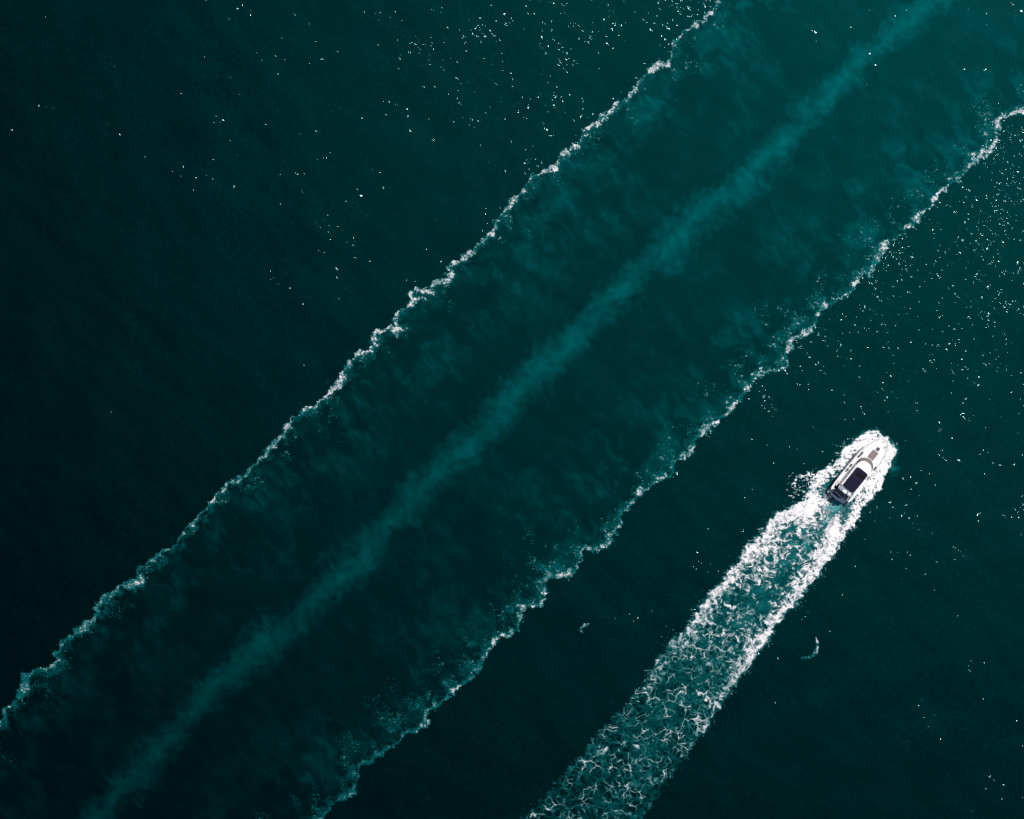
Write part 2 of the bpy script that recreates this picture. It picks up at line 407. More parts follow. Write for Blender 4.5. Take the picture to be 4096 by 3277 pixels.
def grid_object(name, co, faces, mat, attrs):
    me = bpy.data.meshes.new(name)
    me.vertices.add(len(co)); me.vertices.foreach_set('co', np.ascontiguousarray(co, dtype=np.float32).ravel())
    nf = len(faces)
    me.loops.add(nf * 4); me.loops.foreach_set('vertex_index', np.ascontiguousarray(faces, dtype=np.int32).ravel())
    me.polygons.add(nf)
    me.polygons.foreach_set('loop_start', np.arange(nf, dtype=np.int32) * 4)
    me.polygons.foreach_set('loop_total', np.full(nf, 4, dtype=np.int32))
    me.update(calc_edges=True)
    me.polygons.foreach_set('use_smooth', np.ones(nf, dtype=bool))
    for k, v in attrs.items():
        a = me.attributes.new(k, 'FLOAT', 'POINT'); a.data.foreach_set('value', np.ascontiguousarray(v, dtype=np.float32))
    me.materials.append(mat)
    ob = bpy.data.objects.new(name, me); col.objects.link(ob)
    return ob

def foam_object(name, X, Y, z, froth, bubbles, mat, label, category, cut=0.03):
    """a grid of froth: faces without any froth or bubbles are left out"""
    h, w = X.shape
    cover = np.maximum(froth, bubbles)
    keep = np.maximum(np.maximum(cover[:-1, :-1], cover[1:, :-1]), np.maximum(cover[1:, 1:], cover[:-1, 1:])) > cut
    idx = np.arange(h * w).reshape(h, w)
    f = np.stack([idx[:-1, :-1], idx[1:, :-1], idx[1:, 1:], idx[:-1, 1:]], -1)[keep]
    used = np.zeros(h * w, bool); used[f.ravel()] = True
    remap = np.cumsum(used) - 1
    x = wx(X); y = wy(Y)
    co = np.stack([x, y, z + sea_z(x, y)], -1).reshape(-1, 3)[used]
    f = remap[f]
    # wind the faces so that they look up
    a, b, c = co[f[0, 0]], co[f[0, 1]], co[f[0, 2]]
    if np.cross(b - a, c - a)[2] < 0: f = f[:, ::-1]
    fr = np.where(froth < cut, 0, froth).ravel()[used]; bu = np.where(bubbles < cut, 0, bubbles).ravel()[used]
    ob = grid_object(name, co, f, mat, {'froth': np.clip(fr, 0, 1), 'bubbles': np.clip(bu, 0, 1)})
    ob['kind'] = 'stuff'; ob['label'] = label; ob['category'] = category
    return ob

sea = build_sea()

# ------------------------------------------------------------------ foam lines of the old, wide wake
LOOSE = (0.58, 0.92)
def build_line(name, pts, side, seed, label, strength, name_i):
    P = np.array(pts, float)
    a, b = P[0], P[-1]
    e = (b - a) / np.linalg.norm(b - a); nrm = np.array([-e[1], e[0]])
    L = np.linalg.norm(b - a)
    off = (P - a) @ nrm
    step = 2.0
    mid_pt = np.array([2100.0, 1540.0])                # a point between the two lines
    side_v = np.sign((mid_pt - a) @ nrm); ins = side_v
    lo, hi = off.min() - 45, off.max() + 45
    if ins > 0: hi += 130
    else: lo -= 130
    U, V = np.meshgrid(np.arange(0, L, step), np.arange(lo, hi, step))
    X = a[0] + U * e[0] + V * nrm[0]; Y = a[1] + U * e[1] + V * nrm[1]
    Xw, Yw = warp(X, Y, 11, 34, seed, 4)
    Xw, Yw = warp(Xw, Yw, 4.0, 11, seed + 7, 2)
    Uw = (Xw - a[0]) * e[0] + (Yw - a[1]) * e[1]; Vw = (Xw - a[0]) * nrm[0] + (Yw - a[1]) * nrm[1]
    d, arc, odd, total = poly_blocks(Uw, Vw, (P - a) @ e, off)
    inn = np.where(odd if side_v > 0 else ~odd, d, -d)      # > 0 inside the wake
    # how much froth each stretch of the line has kept
    k = fbm(arc / 95.0, arc * 0 + 1.7, 3, seed + 20) * 2.2
    kk = fbm(arc / 30.0, arc * 0 + 5.1, 2, seed + 24) * 2.0
    thick = np.clip(0.46 + 1.10 * k + 0.80 * kk + 0.6 * name_i * sstep(170, 60, np.abs(arc - 1270)) + 0.55 * (1 - name_i) * sstep(170, 60, np.abs(arc - 1290)), 0.02, 1.5)
    w = 3.6 + 11.0 * np.clip(thick, 0, 1.3)
    dd = np.where(inn > 0, d * 0.72, d * 1.15) / w
    core = sstep(1.05, 0.25, dd)
    # texture of the froth: curls and strands, more broken where the line is thin
    Xc, Yc = warp(X, Y, 7, 22, seed + 40, 3)
    strands = rank01(0.55 * ridged(Xc / 11, Yc / 11, 3, seed + 60) + 0.5 * fbm(Xc / 24, Yc / 24, 4, seed + 66) + 0.25 * perlin(X / 6.0, Y / 6.0, seed + 69))
    cc_ = core * np.clip((0.66 if name_i == 0 else 0.50) + 0.42 * thick, 0, 0.97)
    core_t = np.clip((strands - (1 - cc_) + 0.22) / 0.60, 0, 1) * sstep(0.0, 0.15, core)
    # loose curls scattered on the inner side
    Xs, Ys = warp(X, Y, 5, 14, seed + 80, 2)
    speck = rank01(ridged(Xs / 12.5, Ys / 12.5, 2, seed + 90) + 0.35 * perlin(X / 6.0, Y / 6.0, seed + 95))
    patch = sstep(-0.12, 0.30, fbm(X / 75, Y / 75, 3, seed + 100))
    reach = np.clip((38 if name_i == 0 else 52) + 45 * fbm(arc / 120, arc * 0 + 9, 2, seed + 103) * 2, 16, 90)
    cov = np.exp(-np.maximum(inn, 0) / reach) * sstep(-10, 4, inn) * (0.12 + 0.88 * patch) * LOOSE[name_i]
    loose = sstep(1 - cov, 1 - cov * 0.35, speck) * (0.40 + 0.45 * perlin(X / 16, Y / 16, seed + 110)) * sstep(0.02, 0.10, cov)
    old = strength(arc / total)
    froth = np.clip(core_t * (0.66 + 0.45 * fbm(X / 17, Y / 17, 3, seed + 130)), 0, 1) * old
    peak = sstep(0.90, 1.0, strands) * core * sstep(0.5, 1.0, thick) * 0.30
    froth = np.clip(froth + peak * old + np.clip(loose, 0, 1) * (0.35 + 0.65 * old), 0, 0.95)
    film = np.exp(-np.maximum(inn, 0) / 26.0) * sstep(-9, 2, inn) * np.clip(0.5 + 1.5 * fbm(Xc / 26, Yc / 26, 4, seed + 140), 0, 1.2)
    bub = np.clip(core * 0.22 + cov * 0.14 + film * 0.20, 0, 0.34) * (0.4 + 0.6 * old)
    z = 0.04 + 0.06 * froth * (0.6 + fbm(X / 12, Y / 12, 3, seed + 120))
    foam_object(name, X, Y, z, froth, bub, M['old_foam'], label, 'foam', cut=0.035)

def age_upper(t): return 0.74 - 0.38 * sstep(0.40, 0.84, t)
def age_lower(t): return 0.72 - 0.18 * sstep(0.3, 0.6, t) - 0.26 * sstep(0.60, 0.84, t)
build_line('foam_line', UPPER, -1, 1000, 'jagged grey-white foam line along the upper left edge of the old wake', age_upper, 0)
build_line('foam_line', LOWER, 1, 2000, 'broken foam line between the turquoise trail and the motor yacht', age_lower, 1)

# ------------------------------------------------------------------ froth of the yacht's own wake
BOW = np.array([3553.0, 1752.0])
ES = np.array([-0.619, 0.785]); ET = np.array([0.785, 0.619])     # astern, to starboard
def z4(lst): return [(2900 + .3479 * x, 1650 + .3479 * y) for x, y in lst]
PORT_EDGE = z4([(1815,280),(1760,205),(1700,200),(1640,215),(1580,265),(1490,320),(1460,380),(1380,410),(1340,470),(1270,540),(1180,600),(1100,670),(1030,720),(990,800),(940,900),(900,985),(830,1030),(700,1100),(560,1180),(490,1250),(440,1350),(340,1440),(200,1570),(130,1720)]) + \
    [(2905,2300),(2850,2360),(2790,2430),(2770,2470),(2735,2525),(2680,2570),(2640,2625),(2600,2690),(2560,2745),(2520,2800),(2470,2855),(2420,2910),(2380,2960),(2330,3020),(2280,3070),(2230,3120),(2190,3180),(2130,3240),(2080,3290),(2020,3360),(1930,3460),(1880,3540),(1790,3640),(1740,3710),(1650,3820),(1560,3940)]
STAR_EDGE = z4([(1880,330),(1930,395),(1978,430),(1970,480),(1900,560),(1880,640),(1830,740),(1830,800),(1790,880),(1710,930),(1690,1000),(1600,1080),(1575,1180),(1520,1240),(1490,1310),(1400,1390),(1360,1480),(1265,1580),(1240,1650),(1200,1720)]) + \
    [(3275,2310),(3240,2345),(3205,2400),(3160,2450),(3120,2500),(3075,2560),(3045,2600),(3010,2665),(2970,2700),(2930,2760),(2895,2810),(2850,2870),(2815,2930),(2780,2960),(2740,3025),(2700,3080),(2660,3130),(2640,3180),(2590,3240),(2560,3290),(2510,3360),(2450,3450),(2370,3540),(2320,3610),(2230,3720),(2170,3800),(2090,3900)]
def build_wake():
    step = 2.0
    S, Tt = np.meshgrid(np.arange(-70, 2900, step), np.arange(-330, 290, step))
    X = BOW[0] + S * ES[0] + Tt * ET[0]; Y = BOW[1] + S * ES[1] + Tt * ET[1]
    def edge(pts):
        q = np.array(pts) - BOW
        s = q @ ES; t = q @ ET
        o = np.argsort(s)
        return s[o], t[o]
    ps, pt = edge(PORT_EDGE); ss, st = edge(STAR_EDGE)
    # ragged borders
    rag = 7 * fbm(X / 26, Y / 26, 4, 400) * 2 + 14 * fbm(X / 90, Y / 90, 2, 410)
    tp = np.interp(S, ps, pt) - rag * np.clip((S + 30) / 160, 0.35, 1); ts = np.interp(S, ss, st) + rag * np.clip((S + 30) / 160, 0.35, 1)
    ring = PORT_EDGE + STAR_EDGE[::-1]
    calm_ = np.clip((S + 60) / 200, 0.30, 1)
    Xr = X + calm_ * (9 * fbm(X / 26, Y / 26, 4, 400) * 2 + 12 * fbm(X / 90, Y / 90, 2, 410))
    Yr = Y + calm_ * (9 * fbm(X / 26 + 9, Y / 26, 4, 402) * 2 + 12 * fbm(X / 90 + 9, Y / 90, 2, 412))
    rg = np.array(ring + ring[:1]) - BOW
    de, _, odd, _ = poly_blocks((Xr - BOW[0]) * ES[0] + (Yr - BOW[1]) * ES[1], (Xr - BOW[0]) * ET[0] + (Yr - BOW[1]) * ET[1], rg @ ES, rg @ ET, reach=260.0)
    de = np.where(odd, de, -de)
    s_in = np.ones_like(S)
    hw = 0.5 * (ts - tp)
    inside = sstep(-6, 6, de) * s_in
    # ---- texture
    Xa, Ya = warp(X, Y, 13, 62, 420, 3); Xa, Ya = warp(Xa, Ya, 5.5, 19, 430, 3)
    f1, f2 = worley(Xa / 34, Ya / 34, 440); g1, g2 = worley(Xa / 17 + 4, Ya / 17, 450); h1, h2 = worley(Xa / 9.5 + 4, Ya / 9.5, 455)
    net = 1 - sstep(0.0, 0.34, f2 - f1); net2 = 1 - sstep(0.0, 0.42, g2 - g1); net3 = 1 - sstep(0.0, 0.5, h2 - h1)
    rd = ridged(Xa / 20, Ya / 20, 3, 460)
    # streaks thrown back and outwards from the hull
    A = (S * 0.8 - np.abs(Tt + 10) * 0.62); B = (S * 0.62 + np.abs(Tt + 10) * 0.8)
    streak = fbm(A / 8.0, B / 30.0, 4, 470)
    lump = fbm(Xa / 70, Ya / 70, 4, 480)
    young = sstep(760, 330, S); mid = sstep(520, 900, S)
    tex = rank01((0.75 * net * mid + 0.60 * net2 + 0.45 * net3 * (1 - 0.55 * mid)) + 0.45 * rd + 0.45 * lump + (0.15 + 0.9 * young) * streak + 0.30 * fbm(X / 9, Y / 9, 3, 490))
    lace = np.clip(np.maximum(0.9 * net * mid, 0.75 * net2) * (0.45 + 1.1 * fbm(X / 30, Y / 30, 3, 495)) , 0, 1)
    # ---- how much froth lies where
    sx = [-80, 0, 60, 200, 330, 420, 520, 650, 800, 1000, 1200, 1400, 1600, 1800, 2000]
    inner = np.interp(S, sx, [.99, .99, .988, .975, .88, .80, .76, .73, .70, .65, .55, .43, .30, .22, .18])
    band = np.interp(S, sx, [.0, .0, .0, .02, .07, .11, .15, .20, .28, .40, .40, .30, .17, .10, .08])
    bw = np.interp(S, sx, [30, 30, 30, 30, 40, 50, 58, 62, 64, 62, 54, 44, 36, 30, 30])
    c = inner + band * np.exp(-(de / bw) ** 2) - 0.25 * np.exp(-((de - 95) / 60.0) ** 2) * sstep(600, 900, S) * sstep(1700, 1300, S)
    def blob(x, y, rx, ry, ang, amp, soft=1.0):
        ca, sa = math.cos(math.radians(ang)), math.sin(math.radians(ang))
        u = ((X - x) * ca + (Y - y) * sa) / rx; v = (-(X - x) * sa + (Y - y) * ca) / ry
        return amp * np.exp(-(u * u + v * v) ** soft)
    # dark water beside the port quarter, behind the transom and off the starboard quarter
    c -= blob(3322, 1945, 22, 52, 38, 1.05) + blob(3378, 1890, 8, 34, 40, 0.30)
    c -= blob(3342, 2022, 30, 30, 38, 0.95, 1.4)
    c -= blob(3385, 2040, 15, 46, 28, 0.95) + blob(3370, 2100, 10, 34, 20, 0.5)
    c -= blob(3222, 1950, 26, 46, 30, 0.62) + blob(3205, 1930, 30, 30, 0, 0.1)
    # dark pools and bright ropes further astern
    c -= blob(3280, 2130, 12, 60, 38, 0.45) + blob(3160, 2120, 10, 44, 62, 0.40) + blob(3140, 2290, 34, 60, 40, 0.30) + blob(3060, 2420, 40, 60, 38, 0.22)
    c += blob(3240, 2020, 120, 22, -24, 0.32) + blob(3345, 2110, 13, 95, 8, 0.45) + blob(3230, 2080, 26, 70, 40, 0.22)
    c += blob(3330, 2200, 18, 70, 22, 0.22)
    c += blob(2985, 2560, 10, 62, 12, 0.32) + blob(2850, 2700, 9, 60, -10, 0.25) + blob(3010, 2470, 60, 12, 10, 0.15)
    c = c - 0.30 * np.exp(-((Tt - 0.5 * (tp + ts)) / (0.36 * hw + 6)) ** 2) * sstep(345, 400, S) * sstep(760, 480, S)
    c = np.clip(c, 0.0, 0.985) * sstep(-7, np.interp(S, [150, 350, 600], [0.0, 8.0, 15.0]), de)
    th = 1 - c
    soft = np.interp(S, sx, [.14, .14, .16, .22, .32, .36, .36, .34, .32, .31, .30, .30, .30, .30, .30])
    a = np.clip((tex - th + soft * 0.9) / (soft * 2.7), 0, 1) ** 1.35
    # pockets of open water in the froth, of many sizes
    Xh, Yh = warp(Xa, Ya, 4, 10, 560, 2)
    op = np.clip(1 - c, 0, 1)
    ah = np.ones_like(S)
    for size, kk_, sd in ((11.0, 0.80, 561), (21.0, 0.85, 562), (40.0, 0.80, 563)):
        q, rr = pockets(Xh / size + sd, Yh / size, sd)
        R_ = kk_ * op * (0.15 + 1.75 * rr ** 1.5) * (1.0 if size < 30 else sstep(450, 800, S))
        ah = ah * sstep(R_ - 0.16, R_ + 0.26, q + 0.001) if size < 30 else ah * np.where(R_ > 0.02, sstep(R_ - 0.12, R_ + 0.2, q + 0.001), 1)
    ah = ah * sstep(0.02, 0.25, c)
    wh = sstep(260, 380, S) * sstep(1450, 900, S) * 0.72
    a = a * (1 - wh) + wh * ah * (0.60 + 0.40 * np.clip(a * 1.6, 0, 1))
    keepl = sstep(-0.25, 0.35, fbm(X / 120, Y / 120, 3, 497) + 0.30 * sstep(1300, 800, S))
    a = a * (1 - sstep(900, 1500, S) * (1 - keepl) * 0.75)
    a = np.maximum(a, lace * (0.26 + 0.45 * keepl) * sstep(300, 600, S))
    a = np.maximum(a, (0.10 + 0.30 * rd) * young * sstep(230, 330, S) * sstep(0, 14, de))
    Xf, Yf = warp(X, Y, 11, 48, 570, 2)
    Xf, Yf = warp(Xf, Yf, 2.5, 12, 575, 2)
    o1, o2 = worley(Xf / 58 + 3, Yf / 48 + 8, 457); q1, q2 = worley(Xf / 29 + 5, Yf / 29, 458)
    wob = 1 + 0.9 * fbm(X / 26, Y / 26, 3, 461)
    fil = np.maximum(1 - sstep(0.0, 0.085 * wob, o2 - o1), 0.62 * (1 - sstep(0.0, 0.15 * wob, q2 - q1)))
    hot = fil * (0.25 + 0.75 * sstep(-0.25, 0.25, fbm(X / 55, Y / 55, 4, 459))) * sstep(700, 1100, S) * np.interp(S, [700, 1200, 1700, 2200], [1.0, 0.95, 0.8, 0.6])
    cap = np.interp(S, sx, [1, 1, 1, 1, 1, 1, .97, .91, .84, .74, .64, .52, .40, .32, .28])
    vary = np.clip(0.78 + 0.75 * fbm(X / 24, Y / 24, 4, 510) + 0.20 * tex, 0.35, 1.15)
    vary = vary * (1 - young) + young * np.clip(vary + 0.28, 0, 1)
    froth = inside * np.maximum(a * np.clip(cap * vary, 0, 1), hot * 0.75)
    milky = inside * np.exp(-((Tt - 0.5 * (tp + ts)) / (0.42 * hw + 6)) ** 2) * np.interp(S, sx, [0, 0, 0, 0, .30, .38, .34, .20, .10, .04, 0, 0, 0, 0, 0]) * np.clip(0.55 + 1.9 * fbm(Xa / 42, Ya / 42, 4, 515), 0, 1.25)
    froth = np.maximum(froth, milky)
    # spray fringe just outside the border
    fr = rank01(ridged(Xa / 13, Ya / 13, 3, 520) + 0.9 * streak + 0.5 * lump)
    out_c = np.exp(-np.maximum(-de, 0) / 7.0) * 0.42 * s_in * np.interp(S, sx, [.4, .6, .8, 1, 1, 1, .8, .7, .6, .5, .45, .4, .35, .3, .3])
    fringe = sstep(1 - out_c, 1 - out_c * 0.3, fr) * 0.45 * (de < 8) * (0.30 + 0.70 * cap)
    froth = np.maximum(froth, fringe)
    # mist round the bow wave
    mist = np.exp(-(np.maximum(-de, 0) / 11.0) ** 2) * sstep(120, -10, S - 30) * s_in * 0.30 * np.clip(0.6 + 1.2 * lump, 0, 1)
    # side lobe thrown clear on the port quarter
    px, py = z4([(880, 850)])[0]
    lob = poly_dist(*warp(X, Y, 5, 16, 530, 3), z4([(1010,712),(940,722),(860,740),(805,780),(790,840),(800,890),(830,930)]))[0]
    froth = np.maximum(froth, sstep(13, 3, lob) * sstep(0.30, 0.6, tex) * 0.9)
    inl = np.exp(-(((X - px) / 46) ** 2 + ((Y - py) / 48) ** 2))
    froth = np.maximum(froth, sstep(1 - 0.36 * inl, 1 - 0.1 * inl, fr) * 0.8 * (inl > 0.15))
    # bubbles driven under, turquoise to milky
    mx = 0.5 * (tp + ts)
    ctr = np.exp(-((Tt - mx) / (0.50 * hw + 8)) ** 2)
    b = np.interp(S, sx, [.1, .2, .3, .35, .52, .50, .42, .31, .23, .17, .13, .10, .075, .06, .06])
    bub = inside * b * (0.10 + 0.90 * ctr) * np.clip(0.42 + 2.3 * fbm(Xa / 60, Ya / 60, 4, 540), 0.04, 1.3)
    bub = np.maximum(bub, blob(3342, 2024, 30, 36, 38, 0.72)) * (1 - 0.75 * blob(3385, 2040, 16, 44, 28, 1.0)) * (1 - 0.8 * blob(3322, 1945, 22, 50, 38, 1.0))
    bub = np.clip(bub + mist, 0, 0.85)
    bub = bub * sstep(-12, 6, de) + mist * (de < 0)
    bub = np.maximum(bub, blob(3574, 1872, 20, 34, 10, 0.22) * np.clip(0.6 + 1.6 * fbm(Xa / 22, Ya / 22, 4, 545), 0, 1.4))
    gone = sstep(2880, 2300, S); froth *= gone; bub *= gone
    # relief
    hgt = np.interp(S, sx, [.22, .26, .26, .24, .22, .24, .22, .18, .14, .10, .08, .06, .05, .04, .04])
    z = 0.05 + hgt * froth * (0.45 + 0.9 * fbm(X / 14, Y / 14, 4, 550)) + 0.3 * hgt * np.exp(-(de / 25) ** 2) * inside
    # no froth inside the hull and under the swim platform
    fx = (C0[0] - X) * -HD[0] + (C0[1] - Y) * -HD[1]; ry = (X - C0[0]) * ER[0] + (Y - C0[1]) * ER[1] + 0.70 / K
    hbp = np.interp(fx * K, [-0.15, 0.0, 0.3, 0.62, 2, 8, 10, 11.5, 12.3, 12.6], [0.0, 1.1, 1.5, 1.7, 1.72, 1.55, 1.0, 0.35, 0.0, 0.0]) / K
    solid = (np.abs(ry) < hbp) & (fx * K > -0.1) & (fx * K < 12.6)
    froth[solid] = 0; bub[solid] = 0
    return S, Tt, X, Y, z, froth, bub
C0 = np.array([3357.0, 2003.0]); ER = np.array([0.785, 0.619]); HD = np.array([0.619, -0.785])
S_, T_, X_, Y_, z_, fr_, bu_ = build_wake()
foam_object('wake_foam', X_, Y_, z_, fr_, bu_, M['wake_foam'], 'broad white churned foam wake trailing from the motor yacht', 'foam', cut=0.03)

# ------------------------------------------------------------------ two small breaking crests
def whitecap(pts, width, seed, label, top):
    P = np.array(pts, float); lo = P.min(0) - 30; hi = P.max(0) + 30
    X, Y = np.meshgrid(np.arange(lo[0], hi[0], 1.5), np.arange(lo[1], hi[1], 1.5))
    Xw, Yw = warp(X, Y, 3.5, 14, seed, 3)
    d, s, arc = poly_dist(Xw, Yw, pts)
    t = arc / arc.max()
    w = width * (0.35 + 0.75 * np.sin(np.pi * np.clip(t * 0.9 + 0.08, 0, 1)))
    tex = rank01(ridged(Xw / 8, Yw / 8, 2, seed + 5) + perlin(X / 12, Y / 12, seed + 9))
    f = sstep(w, w * 0.3, d) * (0.35 + 0.65 * tex) * (1 - 0.75 * t) * top + sstep(w * 2.6, 0, d) * sstep(0.8, 0.95, tex) * 0.3 * t
    z = 0.05 + 0.08 * f
    foam_object('whitecap', X, Y, z, np.clip(f, 0, 1), np.clip(sstep(w * 1.8, 0, d) * 0.14, 0, 1), M['old_foam'], label, 'whitecap', cut=0.04)
whitecap([(3263,2552),(3270,2575),(3269,2597),(3258,2618),(3240,2629),(3205,2632)], 7, 3000, 'small white breaking crest starboard of the yacht wake, alone on dark water', 0.75)
whitecap([(2356,2497),(2340,2501),(2327,2511),(2321,2522),(2330,2531)], 6, 3050, 'faint curled foam crest on dark water left of the yacht wake', 0.6)

# ------------------------------------------------------------------ the motor yacht
HEAD = math.atan2(0.785, 0.619)
C0 = np.array([3357.0, 2003.0])           # stern end of the axis in the photograph
ER = np.array([0.785, 0.619])
orig = C0 + ER * (-0.70 / K)
boat = bpy.data.objects.new('motor_yacht', None); col.objects.link(boat)
boat.location = (float(wx(orig[0])), float(wy(orig[1])), 0.0)
boat.rotation_euler = (0, -math.radians(1.6), HEAD)
boat['label'] = 'white motor yacht with navy canopy speeding towards the upper right'
boat['category'] = 'boat'
BOAT_M = None

def mesh_obj(name, verts, faces, mat, parent=None, smooth=False, bevel=0.0, mats=None):
    me = bpy.data.meshes.new(name); me.from_pydata([tuple(map(float, v)) for v in verts], [], faces); me.update()
    for mm in (mats or [mat]): me.materials.append(mm)
    if bevel or True:
        bm = bmesh.new(); bm.from_mesh(me)
        bmesh.ops.recalc_face_normals(bm, faces=bm.faces)
        if bevel:
            bmesh.ops.bevel(bm, geom=[e for e in bm.edges if len(e.link_faces) == 2 and e.calc_face_angle(0) > 0.5], offset=bevel, segments=2, affect='EDGES', profile=0.6)
        bm.to_mesh(me); bm.free()
    if smooth: me.polygons.foreach_set('use_smooth', np.ones(len(me.polygons), dtype=bool))
    ob = bpy.data.objects.new(name, me); col.objects.link(ob)
    if parent is not None: ob.parent = parent
    return ob
def prism(outline, z0, z1, inset=0.0):
    """outline (x, y) between two heights; inset pulls the top in"""
    n = len(outline); o = np.array(outline, float); c = o.mean(0)
    v = o - c; r = np.linalg.norm(v, axis=1)[:, None]
    top = o - v / np.maximum(r, 1e-6) * inset
    z0 = np.broadcast_to(z0, n); z1 = np.broadcast_to(z1, n)
    verts = [(*p, z) for p, z in zip(o, z0)] + [(*p, z) for p, z in zip(top, z1)]
    faces = [list(range(n))[::-1], list(range(n, 2 * n))] + [[i, (i + 1) % n, n + (i + 1) % n, n + i] for i in range(n)]
    return verts, faces
def box(cx, cy, cz, sx, sy, sz):
    return prism([(cx - sx / 2, cy - sy / 2), (cx + sx / 2, cy - sy / 2), (cx + sx / 2, cy + sy / 2), (cx - sx / 2, cy + sy / 2)], cz - sz / 2, cz + sz / 2)
def tube(path, r, seg=8):
    P = [np.array(p, float) for p in path]; verts = []; faces = []
    for i, p in enumerate(P):
        d = P[min(i + 1, len(P) - 1)] - P[max(i - 1, 0)]; d /= np.linalg.norm(d)
        a = np.cross(d, (0, 0, 1)) if abs(d[2]) < 0.95 else np.cross(d, (1, 0, 0)); a /= np.linalg.norm(a); b = np.cross(d, a)
        for k in range(seg):
            t = 2 * math.pi * k / seg; verts.append(p + r * (math.cos(t) * a + math.sin(t) * b))
    for i in range(len(P) - 1):
        for k in range(seg):
            faces.append([i * seg + k, i * seg + (k + 1) % seg, (i + 1) * seg + (k + 1) % seg, (i + 1) * seg + k])
    faces.append(list(range(seg))[::-1]); faces.append([(len(P) - 1) * seg + k for k in range(seg)])
    return verts, faces
def lathe(profile, seg=20, axis='z', center=(0, 0, 0)):
    verts = []; faces = []
    for (r, h) in profile:
        for k in range(seg):
            t = 2 * math.pi * k / seg; p = (r * math.cos(t), r * math.sin(t), h)
            if axis == 'x': p = (h, p[0], p[1])
            verts.append((p[0] + center[0], p[1] + center[1], p[2] + center[2]))
    m = len(profile)
    for i in range(m - 1):
        for k in range(seg):
            faces.append([i * seg + k, i * seg + (k + 1) % seg, (i + 1) * seg + (k + 1) % seg, (i + 1) * seg + k])
    faces.append(list(range(seg))[::-1]); faces.append([(m - 1) * seg + k for k in range(seg)])
    return verts, faces
def join(*parts):
    V = []; F = []
    for v, f in parts:
        o = len(V); V += list(v); F += [[i + o for i in q] for q in f]
    return V, F

HX = [0.60, 1.6, 3.0, 4.5, 6.0, 7.2, 8.1, 9.0, 9.85, 10.6, 11.25, 11.75, 12.08, 12.30]
HB = [1.86, 1.95, 2.0, 2.02, 2.02, 2.0, 1.96, 1.86, 1.70, 1.46, 1.14, 0.82, 0.50, 0.20]
def hb(x): return float(np.interp(x, HX, HB))
def sheer(x): return 1.32 + 0.62 * (max(0.0, x) / 12.7) ** 1.8
def deck_z(x): return sheer(x) - 0.10
# hull shell
hv = []; hf = []
NS = 40
xs = np.concatenate([np.linspace(0.6, 10, 24), np.linspace(10.2, 12.30, 16)])
prof = 9
for x in xs:
    b = hb(x); zs = sheer(x); t = (x - 0.6) / 12.1
    ch = b * (0.90 - 0.42 * t ** 2.2); zc = 0.05 + 0.75 * t ** 3; kz = -0.65 + 1.2 * t ** 4
    half = [(b - 0.10, zs - 0.012), (b - 0.055, zs), (b, zs - 0.02), (b + 0.035, zs - 0.16), (b - 0.01, zs - 0.2), (b * 0.97 - 0.02 * t, zs * 0.55 + zc * 0.45), (ch, zc), (ch * 0.5, (zc + kz) * 0.5), (0.0, kz)]
    for (yy, zz) in half: hv.append((x, max(yy, 0.0), zz))
    for (yy, zz) in half[-2::-1]: hv.append((x, -max(yy, 0.0), zz))
w = 2 * prof - 1
for i in range(len(xs) - 1):
    for k in range(w - 1):
        hf.append([i * w + k, i * w + k + 1, (i + 1) * w + k + 1, (i + 1) * w + k])
hf.append([k for k in range(w)])
hf.append([(len(xs) - 1) * w + k for k in range(w)])
hull = mesh_obj('hull', hv, hf, M['gelcoat'], boat, smooth=True)
# bow pulpit plank
v, f = prism([(11.85, 0.40), (12.3, 0.26), (12.5, 0.15), (12.53, 0.0), (12.5, -0.15), (12.3, -0.26), (11.85, -0.40)], 1.86, 1.95)
mesh_obj('bow_pulpit', v, f, M['gelcoat'], boat, bevel=0.02)
# deck with a little camber, from the cockpit bulkhead forward; side decks run aft
def deck_strip(x0, x1, n, inner=None):
    V = []; F = []
    for i in range(n + 1):
        x = x0 + (x1 - x0) * i / n; b = hb(x) - 0.09; zd = deck_z(x)
        row = [-1, -0.75, -0.4, 0, 0.4, 0.75, 1]
        for r in row: V.append((x, r * b, zd + 0.10 * (1 - r * r)))
    for i in range(n):
        for k in range(6): F.append([i * 7 + k, i * 7 + k + 1, (i + 1) * 7 + k + 1, (i + 1) * 7 + k])
    return V, F
v, f = deck_strip(2.0, 12.26, 44); deck = mesh_obj('deck', v, f, M['nonskid'], boat, smooth=True)
# caulk line round the foredeck
def rim(x0, x1, inset, n=30):
    return [(x0 + (x1 - x0) * i / n, hb(x0 + (x1 - x0) * i / n) - inset) for i in range(n + 1)]
pts = [(x, y, deck_z(x) + 0.10 * (1 - (y / (hb(x) - 0.09)) ** 2) + 0.008) for x, y in rim(7.0, 11.85, 0.27)]
v1 = tube(pts, 0.013, 5); v2 = tube([(x, -y, z) for x, y, z in pts], 0.013, 5)
mesh_obj('toe_line', *join(v1, v2), M['caulk'], deck)

# raised coachroof ahead of the windscreen
co = [(7.4, 1.30), (8.4, 1.24), (9.4, 1.08), (10.2, 0.84), (10.75, 0.50), (10.95, 0.0)]
ol = co + [(x, -y) for x, y in co[-2::-1]]
v, f = prism(ol, [deck_z(x) - 0.02 for x, _ in ol], [deck_z(x) + 0.20 for x, _ in ol], 0.12)
coach = mesh_obj('coachroof', v, f, M['gelcoat'], boat, bevel=0.05)
def cz(x): return deck_z(x) + 0.20
